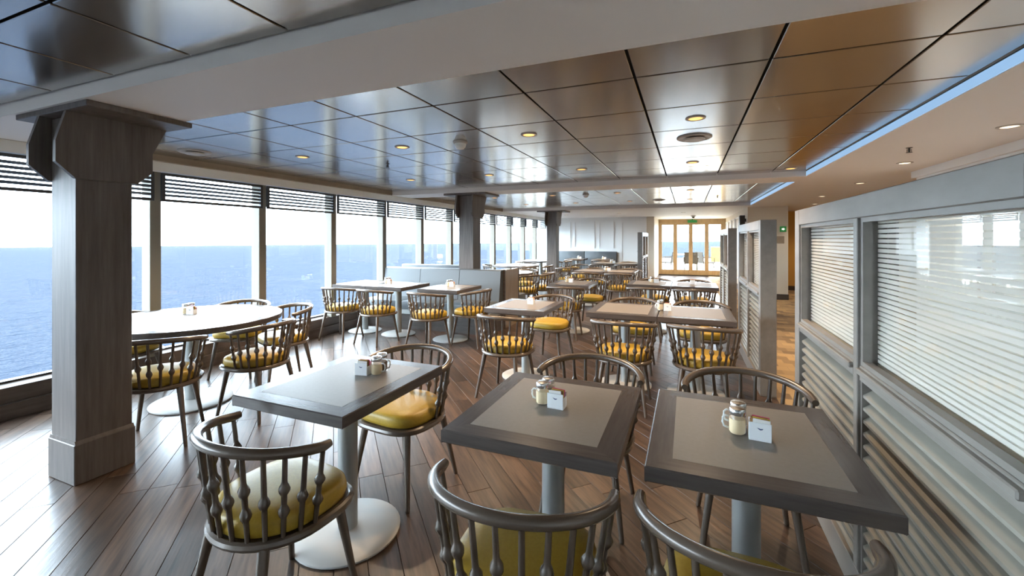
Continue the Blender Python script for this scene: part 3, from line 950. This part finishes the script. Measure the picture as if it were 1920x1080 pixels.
ob('plinth', G().box(-4.97, -2.74, 6.66, 7.22, 0, .32).me('plinth', 'darkwood'), bo)
# bench at the back wall
bb = empty('wall_bench', (0, 0, 0), label='grey banquette against the white back wall', cat='bench')
for a, b in ((-4.6, -3.45), (-3.44, -2.30)):
    ob('back_panel', G().box(a, b, YB - .16, YB - .02, .42, .98, .02).me('back_panel', 'booth', 'auto'), bb)
    ob('seat_pad', G().box(a, b, YB - .62, YB - .16, .32, .46, .02).me('seat_pad', 'booth', 'auto'), bb)
ob('plinth', G().box(-4.6, -2.3, YB - .55, YB - .02, 0, .32).me('plinth', 'darkwood'), bb)

# ------------------------------------------------------------------ ceiling fittings
RING = G().lathe([(.044, -.001), (.048, -.007), (.062, -.006), (.066, -.003), (.066, .0)], 28, caps=False).me('trim_ring', 'grille', 'auto')
GLOW = G().lathe([(.044, -.0040), (.044, -.0025)], 24).me('lens', 'glow')
GLOWC = G().lathe([(.044, -.0040), (.044, -.0025)], 24).me('lens', 'glowc')
def downlight(x, y, z, label, watts, col, lens, ang=125):
    d = empty('downlight', (x, y, z - .0005), label=label, cat='ceiling light', group='recessed ceiling downlights')
    ob('trim_ring', RING, d)
    ob('lens', lens, d)
    l = bpy.data.lights.new('downlight_lamp', 'SPOT')
    l.energy = watts; l.color = col; l.spot_size = R(ang); l.spot_blend = 0.7; l.shadow_soft_size = 0.045
    lo = bpy.data.objects.new('downlight_lamp', l); C.objects.link(lo); lo.parent = d; lo.location = (0, 0, -.012)
cols = [GX + TS * (.5 + 2 * k) for k in range(0, -4, -1)]
cw = ['over the right-hand tables', 'second from the corridor', 'third from the corridor', 'nearest the windows']
for r, y in enumerate((GY + 1.5 * TS, GY + 4.5 * TS, 6.95 + 1.5 * TS, 6.95 + 4.5 * TS)):
    rw = ['first', 'second', 'third', 'fourth'][r]
    for k, x in enumerate(cols):
        downlight(x, y, ZT, '%s-row ceiling downlight, %s' % (rw, cw[k]), LAMP_W, WARM, GLOW)
downlight(1.13, 5.9, ZT, 'ceiling downlight in the corner beside the corridor soffit', LAMP_W, WARM, GLOW)
for k, (x, y) in enumerate(((2.03, 3.97), (2.03, 5.48), (2.2, 7.24), (2.25, 9.22), (2.6, 11.2), (2.03, 2.4), (2.03, .8))):
    downlight(x, y, ZS, pos_word(k) + ' corridor downlight in the white soffit', CORR_W, (1.0, .84, .66), GLOWC)
for k, (x, y) in enumerate(((-1.9, 13.2), (-.1, 13.4), (-.1, 16.4), (-3.6, 13.4), (3.2, 13.0))):
    downlight(x, y, ZS, pos_word(k) + ' downlight in the white ceiling before the entrance doors', CORR_W * (7.0 if k < 4 else 1.5), (1.0, .80, .58), GLOWC)

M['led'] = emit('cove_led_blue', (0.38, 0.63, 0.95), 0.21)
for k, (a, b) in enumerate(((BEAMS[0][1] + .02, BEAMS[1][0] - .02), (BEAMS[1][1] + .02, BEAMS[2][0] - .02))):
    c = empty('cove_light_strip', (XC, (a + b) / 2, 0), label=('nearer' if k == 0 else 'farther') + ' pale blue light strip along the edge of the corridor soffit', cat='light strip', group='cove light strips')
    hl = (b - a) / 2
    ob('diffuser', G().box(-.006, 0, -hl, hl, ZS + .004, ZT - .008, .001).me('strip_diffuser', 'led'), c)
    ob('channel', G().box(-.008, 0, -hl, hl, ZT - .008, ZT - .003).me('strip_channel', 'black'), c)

def diffuser(x, y, label):
    d = empty('air_diffuser', (x, y, ZT), label=label, cat='diffuser', group='round ceiling diffusers')
    ob('outer_ring', G().lathe([(.085, -.004), (.125, -.012), (.135, -.006), (.135, 0)], 32).me('outer_ring', 'grille', 'auto'), d)
    ob('inner_cone', G().lathe([(.02, -.028), (.075, -.026), (.085, -.016), (.06, -.004)], 32).me('inner_cone', 'grille', 'auto'), d)
diffuser(-4.35, 2.62, 'round ceiling diffuser near the windows by the big pillar')
diffuser(.055, 3.80, 'round ceiling diffuser over the second-row pair')
diffuser(-.55, 9.6, 'round ceiling diffuser over the aisle, near the far beam')
def sensor(x, y, label):
    d = empty('smoke_detector', (x, y, ZT), label=label, cat='detector', group='ceiling domes')
    ob('base_ring', G().lathe([(.055, -.016), (.062, -.008), (.062, 0)], 24).me('base_ring', 'grille', 'auto'), d)
    ob('dome', G().lathe([(.008, -.066), (.030, -.060), (.044, -.044), (.050, -.024), (.050, -.014)], 24).me('dome', 'plastic', True), d)
sensor(-1.80, 3.22, 'white dome detector over the middle of the room')
sensor(-1.75, 7.9, 'white dome detector beyond the second beam')
def sprinkler(x, y, z, label):
    d = empty('sprinkler', (x, y, z), label=label, cat='sprinkler', group='ceiling sprinklers')
    ob('rosette', G().lathe([(.020, -.004), (.024, 0)], 16).me('rosette', 'brass', 'auto'), d)
    ob('nozzle', G().lathe([(.007, -.038), (.009, -.02), (.008, -.004)], 10).me('nozzle', 'brass', 'auto'), d)
    ob('deflector', G().lathe([(.022, -.042), (.022, -.039)], 12).box(-.016, -.013, -.002, .002, -.04, -.012).box(.013, .016, -.002, .002, -.04, -.012).me('deflector', 'brass'), d)
sprinkler(-3.07, 3.85, ZT, 'sprinkler head in the ceiling near the windows')
sprinkler(1.73, 4.59, ZS, 'sprinkler head in the corridor soffit')
sprinkler(.55, 9.2, ZT, 'sprinkler head in the ceiling near the corridor')
cm = empty('security_camera', (.19, 15.2, ZS), label='small dome camera on the ceiling before the glass doors', cat='camera')
ob('housing', G().lathe([(.05, -.05), (.07, -.04), (.07, 0)], 20).me('housing', 'plastic', 'auto'), cm)
ob('dome', G().lathe([(.01, -.095), (.035, -.085), (.048, -.05)], 20).me('dome', 'black', True), cm)
# wall fittings
es = ob('exit_sign', G().box(2.03, 2.16, 11.71, 11.739, 1.60, 1.73, .004).me('exit_sign', 'green'), label='small green exit sign on the cream corridor wall', cat='sign')
ob('pictogram', G().prism([(2.065, 1.685), (2.10, 1.685), (2.10, 1.70), (2.13, 1.665), (2.10, 1.63), (2.10, 1.645), (2.065, 1.645)], 'y', 11.7085, 11.7095).me('pictogram', 'exitwhite'), es)
ob('notice_board', G().box(1.86, 2.12, 11.725, 11.739, 1.33, 1.50, .003).me('notice_board', 'tan'), label='tan notice plate under the exit sign', cat='notice')
sp = empty('wall_speaker', (1.33, 12.05, 1.90), label='black loudspeaker high on the white wall near the doors', cat='speaker')
ob('cabinet', G().box(-.12, .0, -.09, .09, -.12, .12, .01).me('cabinet', 'black'), sp)
ob('bracket', G().box(.0, .03, -.03, .03, -.04, .04).me('bracket', 'black'), sp)

# ------------------------------------------------------------------ furniture on the deck, seen through the glass doors
def deck_chair(x, y, rz, label):
    c = empty('deck_chair', (x, y, 0), R(rz), label=label, cat='chair', group='wicker chairs on the outdoor deck')
    ob('seat', G().box(-.26, .26, -.25, .25, .40, .45, .015).me('seat', 'wicker'), c)
    ob('backrest', G().prism([(-.25, .45), (-.20, .45), (-.28, .88), (-.32, .88)], 'x', -.25, .25).me('backrest', 'wicker'), c)
    for s in (-1, 1):
        ob('armrest', G().tube([(s * .27, -.29, .66), (s * .28, 0, .67), (s * .27, .24, .64), (s * .26, .25, .42)], .022).me('armrest', 'wicker'), c)
        for q in (-1, 1):
            ob('leg', G().tube([(s * .23, q * .22, .42), (s * .25, q * .26, 0)], [.022, .016]).me('leg', 'wicker'), c)
deck_chair(-.75, 19.6, 70, 'wicker deck chair seen through the left glass leaf')
deck_chair(.72, 19.9, -60, 'wicker deck chair seen through the right glass leaf')
deck_chair(.15, 19.2, 0, 'dark wicker chair behind the meeting stile of the doors')
dt = empty('deck_table', (-.05, 21.0, 0), label='outdoor deck table behind the glass doors', cat='table')
ob('tabletop', G().box(-.5, .5, -.4, .4, .70, .74, .01).me('tabletop', 'boothwood'), dt)
for s in (-1, 1):
    for q in (-1, 1):
        ob('leg', G().box(s * .42 - .03, s * .42 + .03, q * .33 - .03, q * .33 + .03, 0, .70).me('leg', 'boothwood'), dt)
ow = empty('orange_screen', (1.35, 22.0, 0), label='orange standing panel out on the deck', cat='screen')
ob('panel', G().box(-.32, .32, -.03, .03, .35, 1.05, .01).me('panel', 'orangeplastic'), ow)
for s in (-1, 1): ob('leg', G().box(s * .26 - .02, s * .26 + .02, -.15, .15, 0, .35).me('leg', 'steel'), ow)
